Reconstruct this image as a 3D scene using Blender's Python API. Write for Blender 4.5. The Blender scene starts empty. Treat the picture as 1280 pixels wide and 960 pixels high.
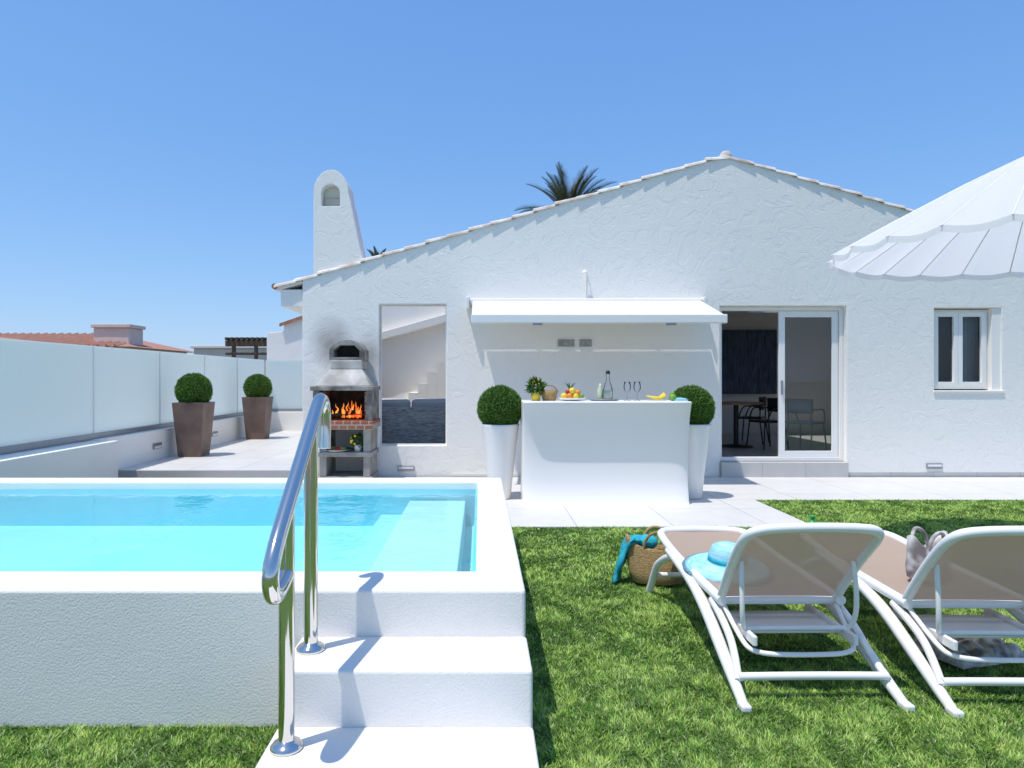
import bpy, bmesh, math, random
import numpy as np
from mathutils import Vector, Matrix, noise as mnoise
random.seed(7); np.random.seed(7)
D=bpy.data; S=bpy.context.scene; COL=S.collection

# ------------------------------------------------------------------ materials
def nt(name):
    m=D.materials.new(name); m.use_nodes=True
    n=m.node_tree.nodes; l=m.node_tree.links
    return m,n,l,n['Principled BSDF']
def mat(name,c,rough=.6,c2=None,nscale=3,metal=0,bump=0,bscale=80,bdist=.01,spec=.5,detail=6,trans=0,emit=None,estr=0,rot=None,stretch=None):
    m,n,l,p=nt(name)
    p.inputs['Base Color'].default_value=(*c,1); p.inputs['Roughness'].default_value=rough
    p.inputs['Metallic'].default_value=metal
    p.inputs['Specular IOR Level'].default_value=spec
    tc=n.new('ShaderNodeTexCoord'); mp=n.new('ShaderNodeMapping'); l.new(tc.outputs['Object'],mp.inputs[0])
    if stretch: mp.inputs['Scale'].default_value=stretch
    if c2:
        t=n.new('ShaderNodeTexNoise'); t.inputs['Scale'].default_value=nscale; t.inputs['Detail'].default_value=detail
        l.new(mp.outputs[0],t.inputs[0])
        r=n.new('ShaderNodeValToRGB'); r.color_ramp.elements[0].position=.35; r.color_ramp.elements[1].position=.65
        r.color_ramp.elements[0].color=(*c,1); r.color_ramp.elements[1].color=(*c2,1)
        l.new(t.outputs[0],r.inputs[0]); l.new(r.outputs[0],p.inputs['Base Color'])
    if bump:
        t=n.new('ShaderNodeTexNoise'); t.inputs['Scale'].default_value=bscale; t.inputs['Detail'].default_value=5
        l.new(mp.outputs[0],t.inputs[0])
        b=n.new('ShaderNodeBump'); b.inputs['Strength'].default_value=bump; b.inputs['Distance'].default_value=bdist
        l.new(t.outputs[0],b.inputs['Height']); l.new(b.outputs[0],p.inputs['Normal'])
    if emit:
        p.inputs['Emission Color'].default_value=(*emit,1); p.inputs['Emission Strength'].default_value=estr
    return m

WA=(.85,.81,.75); WB=(.88,.845,.785)
def house_mat():
    m,n,l,p=nt('white_trowelled_stucco')
    tc=n.new('ShaderNodeTexCoord')
    n1=n.new('ShaderNodeTexNoise'); n1.inputs['Scale'].default_value=3.6; n1.inputs['Detail'].default_value=8; n1.inputs['Roughness'].default_value=.6; n1.inputs['Distortion'].default_value=1.5
    n2=n.new('ShaderNodeTexNoise'); n2.inputs['Scale'].default_value=55; n2.inputs['Detail'].default_value=4
    l.new(tc.outputs['Object'],n1.inputs[0]); l.new(tc.outputs['Object'],n2.inputs[0])
    r=n.new('ShaderNodeValToRGB'); e=r.color_ramp.elements
    e[0].position=.44; e[1].position=.50; e[0].color=(0,0,0,1); e[1].color=(1,1,1,1)
    x=e.new(.60); x.color=(.72,.72,.72,1); x=e.new(.635); x.color=(1,1,1,1)
    x=e.new(.34); x.color=(.35,.35,.35,1)
    l.new(n1.outputs[0],r.inputs[0])
    b=n.new('ShaderNodeBump'); b.inputs['Strength'].default_value=.26; b.inputs['Distance'].default_value=.010
    l.new(r.outputs[0],b.inputs['Height'])
    b2=n.new('ShaderNodeBump'); b2.inputs['Strength'].default_value=.3; b2.inputs['Distance'].default_value=.004
    l.new(n2.outputs[0],b2.inputs['Height']); l.new(b.outputs[0],b2.inputs['Normal']); l.new(b2.outputs[0],p.inputs['Normal'])
    sp=n.new('ShaderNodeSeparateXYZ'); l.new(tc.outputs['Object'],sp.inputs[0])
    def mth(op,a,bv):
        k=n.new('ShaderNodeMath'); k.operation=op
        for i,v in enumerate((a,bv)):
            if isinstance(v,(int,float)): k.inputs[i].default_value=v
            elif v is not None: l.new(v,k.inputs[i])
        return k.outputs[0]
    def blob(cx,cz,sx,sz):
        dx=mth('DIVIDE',mth('SUBTRACT',sp.outputs[0],cx),sx); dz=mth('DIVIDE',mth('SUBTRACT',sp.outputs[2],cz),sz)
        d=mth('SQRT',mth('ADD',mth('MULTIPLY',dx,dx),mth('MULTIPLY',dz,dz)),0)
        k=mth('SUBTRACT',1,d); return mth('MAXIMUM',k,0)
    n3=n.new('ShaderNodeTexNoise'); n3.inputs['Scale'].default_value=4; n3.inputs['Detail'].default_value=6; l.new(tc.outputs['Object'],n3.inputs[0])
    s=mth('MULTIPLY',mth('ADD',mth('MULTIPLY',blob(-2.08,1.88,.34,.42),.9),mth('MULTIPLY',blob(-1.5,1.7,.24,.45),.6)),mth('ADD',n3.outputs[0],.3))
    s=mth('MINIMUM',s,.7)
    n4=n.new('ShaderNodeTexNoise'); n4.inputs['Scale'].default_value=.8; n4.inputs['Detail'].default_value=5; l.new(tc.outputs['Object'],n4.inputs[0])
    r4=n.new('ShaderNodeValToRGB'); r4.color_ramp.elements[0].color=(*WA,1); r4.color_ramp.elements[1].color=(*WB,1); l.new(n4.outputs[0],r4.inputs[0])
    mx=n.new('ShaderNodeMixRGB'); l.new(s,mx.inputs[0]); l.new(r4.outputs[0],mx.inputs[1]); mx.inputs[2].default_value=(.20,.165,.13,1)
    l.new(mx.outputs[0],p.inputs['Base Color']); p.inputs['Roughness'].default_value=.75; p.inputs['Specular IOR Level'].default_value=.3
    return m
def tile_mat(name,c1,c2,mortar,w,h,ms=.006,rough=.5,axis='XY'):
    m,n,l,p=nt(name)
    tc=n.new('ShaderNodeTexCoord'); b=n.new('ShaderNodeTexBrick')
    if axis=='XZ':
        s=n.new('ShaderNodeSeparateXYZ'); c=n.new('ShaderNodeCombineXYZ'); l.new(tc.outputs['Object'],s.inputs[0])
        l.new(s.outputs[0],c.inputs[0]); l.new(s.outputs[2],c.inputs[1]); l.new(c.outputs[0],b.inputs[0])
    else: l.new(tc.outputs['Object'],b.inputs[0])
    b.offset=0 if axis=='XY' else .5
    b.inputs['Color1'].default_value=(*c1,1); b.inputs['Color2'].default_value=(*c2,1); b.inputs['Mortar'].default_value=(*mortar,1)
    b.inputs['Scale'].default_value=1; b.inputs['Brick Width'].default_value=w; b.inputs['Row Height'].default_value=h; b.inputs['Mortar Size'].default_value=ms
    b.inputs['Mortar Smooth'].default_value=.1
    t=n.new('ShaderNodeTexNoise'); t.inputs['Scale'].default_value=5; t.inputs['Detail'].default_value=8; l.new(tc.outputs['Object'],t.inputs[0])
    mx=n.new('ShaderNodeMixRGB'); mx.blend_type='MULTIPLY'; mx.inputs[0].default_value=.18
    l.new(b.outputs[0],mx.inputs[1]); l.new(t.outputs[0],mx.inputs[2]); l.new(mx.outputs[0],p.inputs['Base Color'])
    p.inputs['Roughness'].default_value=rough
    bp=n.new('ShaderNodeBump'); bp.inputs['Strength'].default_value=.3; bp.inputs['Distance'].default_value=.003; bp.invert=True
    l.new(b.outputs['Fac'],bp.inputs['Height']); l.new(bp.outputs[0],p.inputs['Normal'])
    return m
def glass_mat(name,tint=(.75,.82,.82),ior=1.5):
    m=D.materials.new(name); m.use_nodes=True; n=m.node_tree.nodes; l=m.node_tree.links
    n.remove(n['Principled BSDF']); o=n['Material Output']
    t=n.new('ShaderNodeBsdfTransparent'); t.inputs[0].default_value=(*tint,1)
    g=n.new('ShaderNodeBsdfGlossy'); g.inputs['Roughness'].default_value=.01
    f=n.new('ShaderNodeFresnel'); f.inputs[0].default_value=ior
    mx=n.new('ShaderNodeMixShader'); l.new(f.outputs[0],mx.inputs[0]); l.new(t.outputs[0],mx.inputs[1]); l.new(g.outputs[0],mx.inputs[2]); l.new(mx.outputs[0],o.inputs[0])
    return m,n,l,f,g
def translucent_mat(name,c,ct,fac,transp=0.0):
    m,n,l,p=nt(name); o=n['Material Output']
    p.inputs['Base Color'].default_value=(*c,1); p.inputs['Roughness'].default_value=.8; p.inputs['Specular IOR Level'].default_value=.1
    t=n.new('ShaderNodeBsdfTranslucent'); t.inputs[0].default_value=(*ct,1)
    mx=n.new('ShaderNodeMixShader'); mx.inputs[0].default_value=fac
    l.new(p.outputs[0],mx.inputs[1]); l.new(t.outputs[0],mx.inputs[2])
    out=mx
    if transp>0:
        tr=n.new('ShaderNodeBsdfTransparent'); m2=n.new('ShaderNodeMixShader'); m2.inputs[0].default_value=transp
        l.new(mx.outputs[0],m2.inputs[1]); l.new(tr.outputs[0],m2.inputs[2]); out=m2
    l.new(out.outputs[0],o.inputs[0]); return m

M={}
M['house']=house_mat()
M['plaster']=mat('white_pool_plaster',(.80,.765,.715),.7,(.845,.81,.76),2,bump=.4,bscale=110,bdist=.005,spec=.3)
M['white']=mat('white_paint',WA,.6,WB,1.5,bump=.15,bscale=60,bdist=.004,spec=.3)
M['whitegloss']=mat('white_plastic',(.86,.83,.79),.32)
M['alu']=mat('white_aluminium',(.85,.82,.78),.35)
M['liner']=mat('pool_liner',(.58,.84,.90),.6,(.64,.88,.92),3)
M['linerw']=mat('pool_bench_liner',(.88,.88,.86),.6)
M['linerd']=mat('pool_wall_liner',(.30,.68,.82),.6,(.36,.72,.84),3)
M['steel']=mat('polished_steel',(.70,.67,.63),.09,metal=1)
M['greymetal']=mat('grey_metal',(.35,.36,.37),.4,metal=.6)
M['pave']=tile_mat('paving_tiles',(.70,.67,.63),(.74,.71,.67),(.46,.44,.42),.9,.9,.006)
M['terr']=tile_mat('terrace_tiles',(.66,.63,.59),(.70,.67,.63),(.46,.44,.42),.6,.6,.006)
M['stepstone']=tile_mat('grey_step_tile',(.54,.52,.495),(.59,.57,.54),(.38,.37,.36),.6,.4,.004,axis='XZ')
M['soil']=mat('ground',(.16,.13,.09),.9,(.10,.12,.05),.2)
M['turfbase']=mat('turf_base',(.06,.125,.02),.9,(.10,.18,.03),9)
M['terracotta']=mat('terracotta',(.45,.20,.12),.8,(.30,.13,.08),6,bump=.3,bscale=30)
M['whitetile']=mat('whitewashed_roof_tile',(.74,.70,.65),.8,(.46,.36,.29),7,bump=.3,bscale=30)
M['concrete']=mat('bbq_concrete',(.42,.40,.36),.85,(.27,.25,.22),6,bump=.5,bscale=60)
M['hoodc']=mat('bbq_hood_render',(.62,.59,.54),.85,(.36,.33,.29),4,bump=.4,bscale=60)
M['sootc']=mat('soot',(.02,.018,.016),.95,(.06,.05,.045),8)
M['sootyc']=mat('sooty_concrete',(.38,.355,.32),.9,(.10,.09,.08),5,bump=.5,bscale=60)
M['firebrick']=tile_mat('firebrick',(.42,.15,.07),(.32,.11,.06),(.42,.37,.32),.11,.06,.008,.8,'XZ')
M['wood']=mat('dark_wood',(.06,.035,.02),.6,(.10,.06,.035),10,stretch=(1,1,.1))
M['tablewood']=mat('table_wood',(.30,.16,.08),.5,(.40,.22,.11),8,stretch=(.2,1,1))
M['black']=mat('black_lacquer',(.015,.015,.016),.35)
M['corten']=mat('corten_planter',(.13,.085,.07),.55,(.20,.13,.10),4,metal=.2)
M['wicker']=mat('grey_wicker',(.50,.50,.50),.7,(.20,.20,.205),45,stretch=(.25,.25,2.2))
M['cushion']=mat('grey_cushion',(.55,.57,.60),.9,(.48,.50,.54),4)
M['room']=mat('interior_wall',(.78,.76,.73),.8)
M['roomfloor']=mat('interior_floor',(.42,.40,.38),.3)
M['straw']=mat('straw_weave',(.50,.34,.15),.85,(.30,.19,.07),60,bump=.8,bscale=90,bdist=.01,stretch=(1,1,2.5))
M['teal']=mat('teal_towel',(.02,.33,.42),.95,(.03,.45,.55),20,bump=.6,bscale=150)
M['paleblue']=mat('pale_blue_weave',(.22,.58,.70),.85,(.48,.76,.83),45,bump=.5,bscale=120,stretch=(.3,.3,4))
M['patterned']=mat('patterned_fabric',(.80,.77,.72),.9,(.22,.19,.18),16,detail=1,bump=.3,bscale=120)
M['yellow']=mat('yellow_fruit',(.75,.52,.03),.5,(.80,.60,.06),9)
M['orange']=mat('orange_fruit',(.75,.25,.02),.5)
M['redf']=mat('red_fruit',(.5,.03,.02),.4)
M['greenf']=mat('green_fruit',(.18,.35,.04),.45)
M['leaf']=mat('leaf',(.035,.085,.015),.55,(.07,.15,.03),6)
M['leafd']=mat('palm_leaf',(.035,.065,.025),.5,(.08,.11,.04),3)
M['bark']=mat('palm_bark',(.14,.10,.07),.9,(.08,.055,.04),8,bump=.8,bscale=20,bdist=.03)
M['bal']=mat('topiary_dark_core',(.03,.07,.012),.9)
M['log']=mat('charred_log',(.10,.06,.035),.9,(.02,.015,.01),12)
M['pink']=mat('pink_render',(.68,.52,.45),.85,(.72,.58,.51),3)
M['beige']=mat('beige_render',(.62,.54,.46),.85,(.68,.60,.52),3)
M['farwhite']=mat('white_render',(.74,.71,.66),.85,(.78,.75,.70),3)
M['greyroof']=mat('distant_tile_roof',(.48,.23,.16),.85,(.36,.18,.12),3,stretch=(12,1,1))
M['paint']=mat('abstract_painting',(.012,.018,.03),.5,(.10,.15,.24),10,stretch=(9,1,.5))
M['canopy']=translucent_mat('parasol_fabric',(.94,.915,.90),(.95,.925,.96),.5)
M['sling']=translucent_mat('sling_mesh_fabric',(.50,.375,.295),(.47,.35,.275),.2,.05)
M['awn']=translucent_mat('awning_fabric',(.86,.84,.80),(.75,.74,.70),.15)
M['fglass']=translucent_mat('frosted_glass',(.78,.82,.79),(.90,.95,.92),.55,.08)
M['glass'],_,_,_,_=glass_mat('window_glass',(.82,.87,.87),1.65)
M['cglass'],_,_,_,_=glass_mat('drinking_glass',(.98,.985,.99),1.3)
wm,n,l,f,g=glass_mat('pool_water',(.64,.94,.965),1.33)
t=n.new('ShaderNodeTexNoise'); t.inputs['Scale'].default_value=4.5; t.inputs['Detail'].default_value=3; tc=n.new('ShaderNodeTexCoord'); l.new(tc.outputs['Object'],t.inputs[0])
b=n.new('ShaderNodeBump'); b.inputs['Strength'].default_value=.22; b.inputs['Distance'].default_value=.03; l.new(t.outputs[0],b.inputs['Height']); l.new(b.outputs[0],f.inputs['Normal']); l.new(b.outputs[0],g.inputs['Normal'])
M['water']=wm
fm,n,l,p=nt('flames'); tc=n.new('ShaderNodeTexCoord'); t=n.new('ShaderNodeTexNoise'); t.inputs['Scale'].default_value=14; l.new(tc.outputs['Object'],t.inputs[0])
r=n.new('ShaderNodeValToRGB'); r.color_ramp.elements[0].color=(.9,.08,.01,1); r.color_ramp.elements[1].color=(1,.42,.06,1); r.color_ramp.elements[0].position=.4; r.color_ramp.elements[1].position=.64
l.new(t.outputs[0],r.inputs[0]); l.new(r.outputs[0],p.inputs['Emission Color']); p.inputs['Emission Strength'].default_value=1.2; p.inputs['Base Color'].default_value=(.3,.08,.02,1)
M['flame']=fm
def attr_mat(name,rough=.5,spec=.3):
    m,n,l,p=nt(name); a=n.new('ShaderNodeAttribute'); a.attribute_name='Col'
    l.new(a.outputs['Color'],p.inputs['Base Color']); p.inputs['Roughness'].default_value=rough; p.inputs['Specular IOR Level'].default_value=spec
    return m
M['blade']=attr_mat('turf_blades',.5,.25)
M['ballleaf']=attr_mat('topiary_leaves',.55)

# ------------------------------------------------------------------ helpers
def empty(name,loc=(0,0,0),rz=0):
    e=D.objects.new(name,None); COL.objects.link(e); e.location=loc; e.rotation_euler=(0,0,rz); return e
def link(name,me,m=None,parent=None,smooth=False):
    o=D.objects.new(name,me); COL.objects.link(o)
    if m: me.materials.append(m)
    if parent: o.parent=parent
    if smooth: me.polygons.foreach_set('use_smooth',[True]*len(me.polygons))
    return o
def pyd(name,v,f,m=None,parent=None,smooth=False):
    me=D.meshes.new(name); me.from_pydata(v,[],f); me.update(); return link(name,me,m,parent,smooth)
def bev(o,w,seg=2):
    b=o.modifiers.new('b','BEVEL'); b.width=w; b.segments=seg; b.limit_method='ANGLE'; b.angle_limit=math.radians(35)
    return o
def box(name,x0,x1,y0,y1,z0,z1,m=None,parent=None,bevel=0):
    v=[(x0,y0,z0),(x1,y0,z0),(x1,y1,z0),(x0,y1,z0),(x0,y0,z1),(x1,y0,z1),(x1,y1,z1),(x0,y1,z1)]
    f=[(0,3,2,1),(4,5,6,7),(0,1,5,4),(1,2,6,5),(2,3,7,6),(3,0,4,7)]
    o=pyd(name,v,f,m,parent)
    if bevel: bev(o,bevel)
    return o
def lathe(name,prof,m,parent=None,c=(0,0,0),seg=32,sy=1.0,smooth=True):
    v=[];f=[]
    for r,z in prof:
        for i in range(seg):
            a=2*math.pi*i/seg; v.append((c[0]+r*math.cos(a),c[1]+r*sy*math.sin(a),c[2]+z))
    for j in range(len(prof)-1):
        for i in range(seg):
            a=j*seg+i;b_=j*seg+(i+1)%seg; f.append((a,b_,b_+seg,a+seg))
    if prof[0][0]>1e-4: f.append(tuple(range(seg))[::-1])
    if prof[-1][0]>1e-4: f.append(tuple((len(prof)-1)*seg+i for i in range(seg)))
    o=pyd(name,v,f,m,parent,smooth)
    return o
def conv(name,cu,m,parent,smooth=True):
    o=D.objects.new('tmp',cu); COL.objects.link(o); bpy.context.view_layer.update()
    dg=bpy.context.evaluated_depsgraph_get(); me=D.meshes.new_from_object(o.evaluated_get(dg))
    D.objects.remove(o); D.curves.remove(cu); me.name=name; me.materials.clear()
    return link(name,me,m,parent,smooth)
def tube(name,pts,r,m,parent=None,cyc=False,smoothc=True,flat=None,res=6):
    cu=D.curves.new('c','CURVE'); cu.dimensions='3D'
    sp=cu.splines.new('NURBS' if smoothc else 'POLY'); sp.points.add(len(pts)-1)
    for i,q in enumerate(pts): sp.points[i].co=(*q[:3],1); sp.points[i].radius=q[3] if len(q)>3 else 1
    sp.use_cyclic_u=cyc
    if smoothc: sp.order_u=3; sp.use_endpoint_u=True; cu.resolution_u=8
    cu.bevel_depth=r; cu.bevel_resolution=res if res else 4; cu.use_fill_caps=True
    return conv(name,cu,m,parent)
def poly(name,outer,holes,y0,y1,m,parent=None,bevel=0):
    cu=D.curves.new('c','CURVE'); cu.dimensions='2D'; cu.fill_mode='BOTH'
    for pl in [outer]+holes:
        sp=cu.splines.new('POLY'); sp.points.add(len(pl)-1); sp.use_cyclic_u=True
        for i,(a,b_) in enumerate(pl): sp.points[i].co=(a,b_,0,1)
    cu.extrude=(y1-y0)/2
    o=conv(name,cu,m,parent,False); ym=(y0+y1)/2
    for v in o.data.vertices:
        x,y,z=v.co; v.co=(x,ym-z,y)
    bm=bmesh.new(); bm.from_mesh(o.data); bmesh.ops.remove_doubles(bm,verts=bm.verts,dist=1e-4)
    bmesh.ops.recalc_face_normals(bm,faces=bm.faces); bm.to_mesh(o.data); bm.free()
    if bevel: bev(o,bevel)
    return o
def sphere(name,c,r,m,parent=None,sc=(1,1,1),seg=20):
    prof=[(max(r*math.sin(math.pi*i/12),1e-5),-r*math.cos(math.pi*i/12)*sc[2]) for i in range(13)]
    return lathe(name,prof,m,parent,c,seg,sc[1])
def leafmesh(name,P,Dr,Wd,L,W,C,m,parent=None,basek=.6):
    n_=len(P); V=np.empty((n_,3,3),np.float32)
    V[:,0]=P-Wd*W[:,None]/2; V[:,1]=P+Wd*W[:,None]/2; V[:,2]=P+Dr*L[:,None]
    me=D.meshes.new(name); me.vertices.add(n_*3); me.vertices.foreach_set('co',V.ravel())
    me.loops.add(n_*3); me.loops.foreach_set('vertex_index',np.arange(n_*3,dtype=np.int32))
    me.polygons.add(n_); me.polygons.foreach_set('loop_start',np.arange(0,n_*3,3,dtype=np.int32))
    try: me.polygons.foreach_set('loop_total',np.full(n_,3,dtype=np.int32))
    except Exception: pass
    me.update(calc_edges=True)
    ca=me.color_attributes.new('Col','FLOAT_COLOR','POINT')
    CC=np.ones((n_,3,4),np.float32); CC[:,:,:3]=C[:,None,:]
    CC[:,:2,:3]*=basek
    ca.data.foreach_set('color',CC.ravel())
    return link(name,me,m,parent)
def norm(a): return a/np.linalg.norm(a,axis=1,keepdims=True)

# ------------------------------------------------------------------ ground, lawn, paving
box('ground',-400,400,-200,1500,-.4,-.02,M['soil'])
lawn=empty('lawn')
pyd('turf_sheet',[(-9,-2,0),(12,-2,0),(12,7.7,0),(-9,7.7,0)],[(0,1,2,3)],M['turfbase'],lawn)
def vnoise(x,y,s,seed):
    rs=np.random.RandomState(seed); G=rs.rand(256,256); X=(x*s)%255; Y=(y*s)%255
    i=X.astype(int); j=Y.astype(int); u=X-i; v=Y-j; u=u*u*(3-2*u); v=v*v*(3-2*v)
    i2=(i+1)%256;j2=(j+1)%256
    return G[i,j]*(1-u)*(1-v)+G[i2,j]*u*(1-v)+G[i,j2]*(1-u)*v+G[i2,j2]*u*v
def blades(x0,x1,y0,y1,dens,w,h,seed):
    n_=int((x1-x0)*(y1-y0)*dens); rs=np.random.RandomState(seed)
    x=rs.uniform(x0,x1,n_); y=rs.uniform(y0,y1,n_)
    k=(x<.72*np.maximum(y,1)+1.0)&(x>-.75*np.maximum(y,1)-1.0)
    k&=~((x<.185)&(y>2.715)&(y<5.8))
    k&=~((x>-.72)&(x<.19)&(y<2.8))
    k&=~((y>6.31)&(x<3.1))
    x=x[k];y=y[k]
    tx=vnoise(x+20,y+20,38,8)-.5; ty=vnoise(x+20,y+20,38,9)-.5
    n_=len(x)
    warp=.25*vnoise(x+20,y+20,2.0,21)
    big=.38*vnoise(x+20+warp,y+20,5.5,1)+.34*vnoise(x+20,y+20+warp,13,2)+.28*vnoise(x+20,y+20,27,5)
    fine=vnoise(x+20,y+20,42,3)
    ang=vnoise(x+20,y+20,5.0,4)*9+rs.normal(0,1.5,n_)
    lean=.45+1.0*rs.rand(n_)+ .9*(.5-big)
    Dr=np.stack([np.cos(ang)*lean+tx*1.6,np.sin(ang)*lean+ty*1.6,np.ones(n_)],1); Dr=norm(Dr)
    a2=rs.uniform(0,6.28,n_); Wd=np.stack([np.cos(a2),np.sin(a2),.25*np.sin(a2*3)],1)
    L=h*(.5+.6*rs.rand(n_))*(.5+.55*big+.5*fine); W=w*(.7+.6*rs.rand(n_))
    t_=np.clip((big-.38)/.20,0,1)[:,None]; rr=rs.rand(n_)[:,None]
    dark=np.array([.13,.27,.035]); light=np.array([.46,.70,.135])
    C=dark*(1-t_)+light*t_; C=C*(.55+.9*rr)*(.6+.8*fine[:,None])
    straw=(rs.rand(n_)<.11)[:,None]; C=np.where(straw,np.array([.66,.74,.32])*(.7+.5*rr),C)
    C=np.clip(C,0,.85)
    P=np.stack([x,y,np.full(n_,.0005)],1)
    return P,Dr,Wd,L,W,C
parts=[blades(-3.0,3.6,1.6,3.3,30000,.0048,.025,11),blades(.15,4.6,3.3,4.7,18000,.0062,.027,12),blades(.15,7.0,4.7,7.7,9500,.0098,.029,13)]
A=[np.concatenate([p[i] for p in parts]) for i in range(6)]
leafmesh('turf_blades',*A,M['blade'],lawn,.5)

pv=empty('paving')
box('paving_slab',-3.5,3.1,6.31,7.7,-.02,.012,M['pave'],pv)
box('paving_path',-3.5,14,7.704,9.45,-.02,.012,M['pave'],pv)
te=empty('terrace')
box('terrace_floor',-9,-2.30,8.4,20,-.02,.25,M['terr'],te,.006)
sk_=empty('lawn_sprinkler')
M['gplastic']=mat('green_plastic',(.03,.30,.06),.4)
lathe('sprinkler_body',[(.05,0),(.045,.03),(.02,.04),(.02,.07),(.028,.075),(.02,.09)],M['gplastic'],sk_,(3.14,6.45,.0),16)
tube('hose_connector',[(3.14,6.45,.02),(3.26,6.42,.015)],.013,M['gplastic'],sk_,smoothc=False)

# ------------------------------------------------------------------ pool
pool=empty('swimming_pool')
zt=.545
def ring():
    xo0,xo1,yo0,yo1=-7.0,.182,2.72,5.77; xi0,xi1,yi0,yi1=-6.75,-.018,2.99,5.54
    v=[];f=[]
    for z in (0,zt):
        v+=[(xo0,yo0,z),(xo1,yo0,z),(xo1,yo1,z),(xo0,yo1,z)]
    for z in (.188,zt):
        v+=[(xi0,yi0,z),(xi1,yi0,z),(xi1,yi1,z),(xi0,yi1,z)]
    for i in range(4):
        j=(i+1)%4
        f+=[(i,j,j+4,i+4),(4+i,4+j,12+j,12+i),(8+j,8+i,12+i,12+j)]
    return v,f
v,f=ring(); o=pyd('pool_walls',v,f,M['plaster'],pool); bev(o,.014,3)
box('pool_floor',-6.74,-.028,2.995,5.535,.12,.190,M['liner'],pool)
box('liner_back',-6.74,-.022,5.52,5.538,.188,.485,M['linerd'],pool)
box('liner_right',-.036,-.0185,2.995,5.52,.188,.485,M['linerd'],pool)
box('pool_bench',-.57,-.115,3.0,5.50,.19,.40,M['linerw'],pool,.01)
box('pool_bench_step',-.80,-.572,3.0,5.515,.19,.285,M['liner'],pool,.01)
pyd('water_surface',[(-6.748,2.992,.487),(-.02,2.992,.487),(-.02,5.538,.487),(-6.748,5.538,.487)],[(0,1,2,3)],M['water'],pool)
steps=empty('pool_steps')
def stepblk(name,x0,x1,y0,y1,z0,z1):
    o=box(name,x0,x1,y0,y1,z0,z1,M['plaster'],steps); bev(o,.012,3); return o
stepblk('step_upper',-.71,.186,2.40,2.722,-.01,.36)
stepblk('step_lower',-.712,.188,1.2,2.403,-.01,.163)

hr=empty('handrail'); hx=-.64
tube('rail',[(hx,2.80,1.10),(hx,2.815,1.20),(hx,2.80,1.285),(hx,2.73,1.31),(hx,2.64,1.245),(hx,2.45,1.10),(hx,2.25,.95),(hx,2.14,.865),(hx,2.075,.79),(hx,2.10,.71),(hx,2.17,.705),(hx,2.25,.74)],.0265,M['steel'],hr,res=10)
tube('post_near',[(hx,2.26,.163),(hx,2.26,.955)],.0265,M['steel'],hr,smoothc=False,res=10)
tube('post_far',[(hx,2.584,.36),(hx,2.584,1.20)],.0265,M['steel'],hr,smoothc=False,res=10)
for i,(yy,zz) in enumerate(((2.26,.163),(2.584,.36))):
    lathe('flange_%d'%i,[(.054,0),(.054,.008),(.046,.018),(.030,.022),(.028,.03)],M['steel'],hr,(hx,yy,zz+.001))

# ------------------------------------------------------------------ house
house=empty('white_house')
F=9.49
ridge=(3.40,4.49); sl=.292
def zr(x): return ridge[1]-sl*abs(x-ridge[0])
outer=[(-2.47,-.1),(9.8,-.1),(9.8,zr(9.8)),(ridge[0],ridge[1]),(-2.47,zr(-2.47))]
niche=[(-1.40,.444),(-1.40,2.41),(-.467,2.41),(-.467,.444)]
door=[(3.337,.0),(3.337,2.385),(5.095,2.385),(5.095,.0)]
wind=[(6.318,1.21),(6.318,2.36),(7.25,2.36),(7.25,1.21)]
poly('facade_wall',outer,[niche,door,wind],F,F+.25,M['house'],house,bevel=.012)
box('plinth',5.10,12,F-.012,F-.001,.012,.075,M['stepstone'],house)
box('plinth_l',-.40,3.2,F-.012,F-.001,.012,.06,M['white'],house)
def slab(name,xa,xb,y0,y1,dz,th,m):
    v=[(xa,y0,zr(xa)+dz),(xb,y0,zr(xb)+dz),(xb,y1,zr(xb)+dz),(xa,y1,zr(xa)+dz)]
    v+=[(a,b_,c-th) for a,b_,c in v]
    f=[(0,1,2,3),(7,6,5,4),(0,4,5,1),(1,5,6,2),(2,6,7,3),(3,7,4,0)]
    return pyd(name,v,f,m,house)
slab('roof_left',.4,ridge[0],F+.26,16,-.02,.12,M['terracotta'])
slab('roof_left_rim',-2.80,.398,F+.26,F+.9,-.02,.10,M['terracotta'])
KX0,KX1,KY0,KY1=5.2,6.6,10.9,13.3  # bounds of an unseen skylight opening, added to let sun brighten the room
slab('roof_right_a',ridge[0]+.002,9.9,F+.26,KY0,-.02,.12,M['terracotta'])
slab('roof_right_b',ridge[0]+.002,9.9,KY1,16,-.02,.12,M['terracotta'])
slab('roof_right_c',ridge[0]+.002,KX0,KY0+.001,KY1-.001,-.02,.12,M['terracotta'])
slab('roof_right_d',KX1,9.9,KY0+.001,KY1-.001,-.02,.12,M['terracotta'])
slab('roof_left_eave',-2.84,-2.475,F+.02,F+.255,0,.07,M['white'])
v=[];f=[]
def tile(x0,x1,lift):
    base=len(v); seg=6
    for (x,dz,r) in ((x0,lift+.014,.060),(x1,lift,.046)):
        for i in range(seg+1):
            a=math.pi*i/seg; v.append((x,F+.05-r*1.4*math.cos(a),zr(x)+dz-.038+r*math.sin(a)))
    for i in range(seg): f.append((base+i,base+i+1,base+seg+2+i,base+seg+1+i))
    f.append(tuple(base+i for i in range(seg+1)))
x=-2.86
while x<ridge[0]-.1: tile(x,x+.36,.0+random.uniform(-.008,.012)); x+=.30
x=9.8
while x>ridge[0]+.1: tile(x,x-.36,.0+random.uniform(-.008,.012)); x-=.30
pyd('rake_tiles',v,f,M['whitetile'],house)
lathe('ridge_cap',[(.09,-.05),(.09,.0),(.075,.04),(.05,.07),(.0001,.08)],M['whitetile'],house,(ridge[0]+.05,F+.1,ridge[1]+.0),16)
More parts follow.
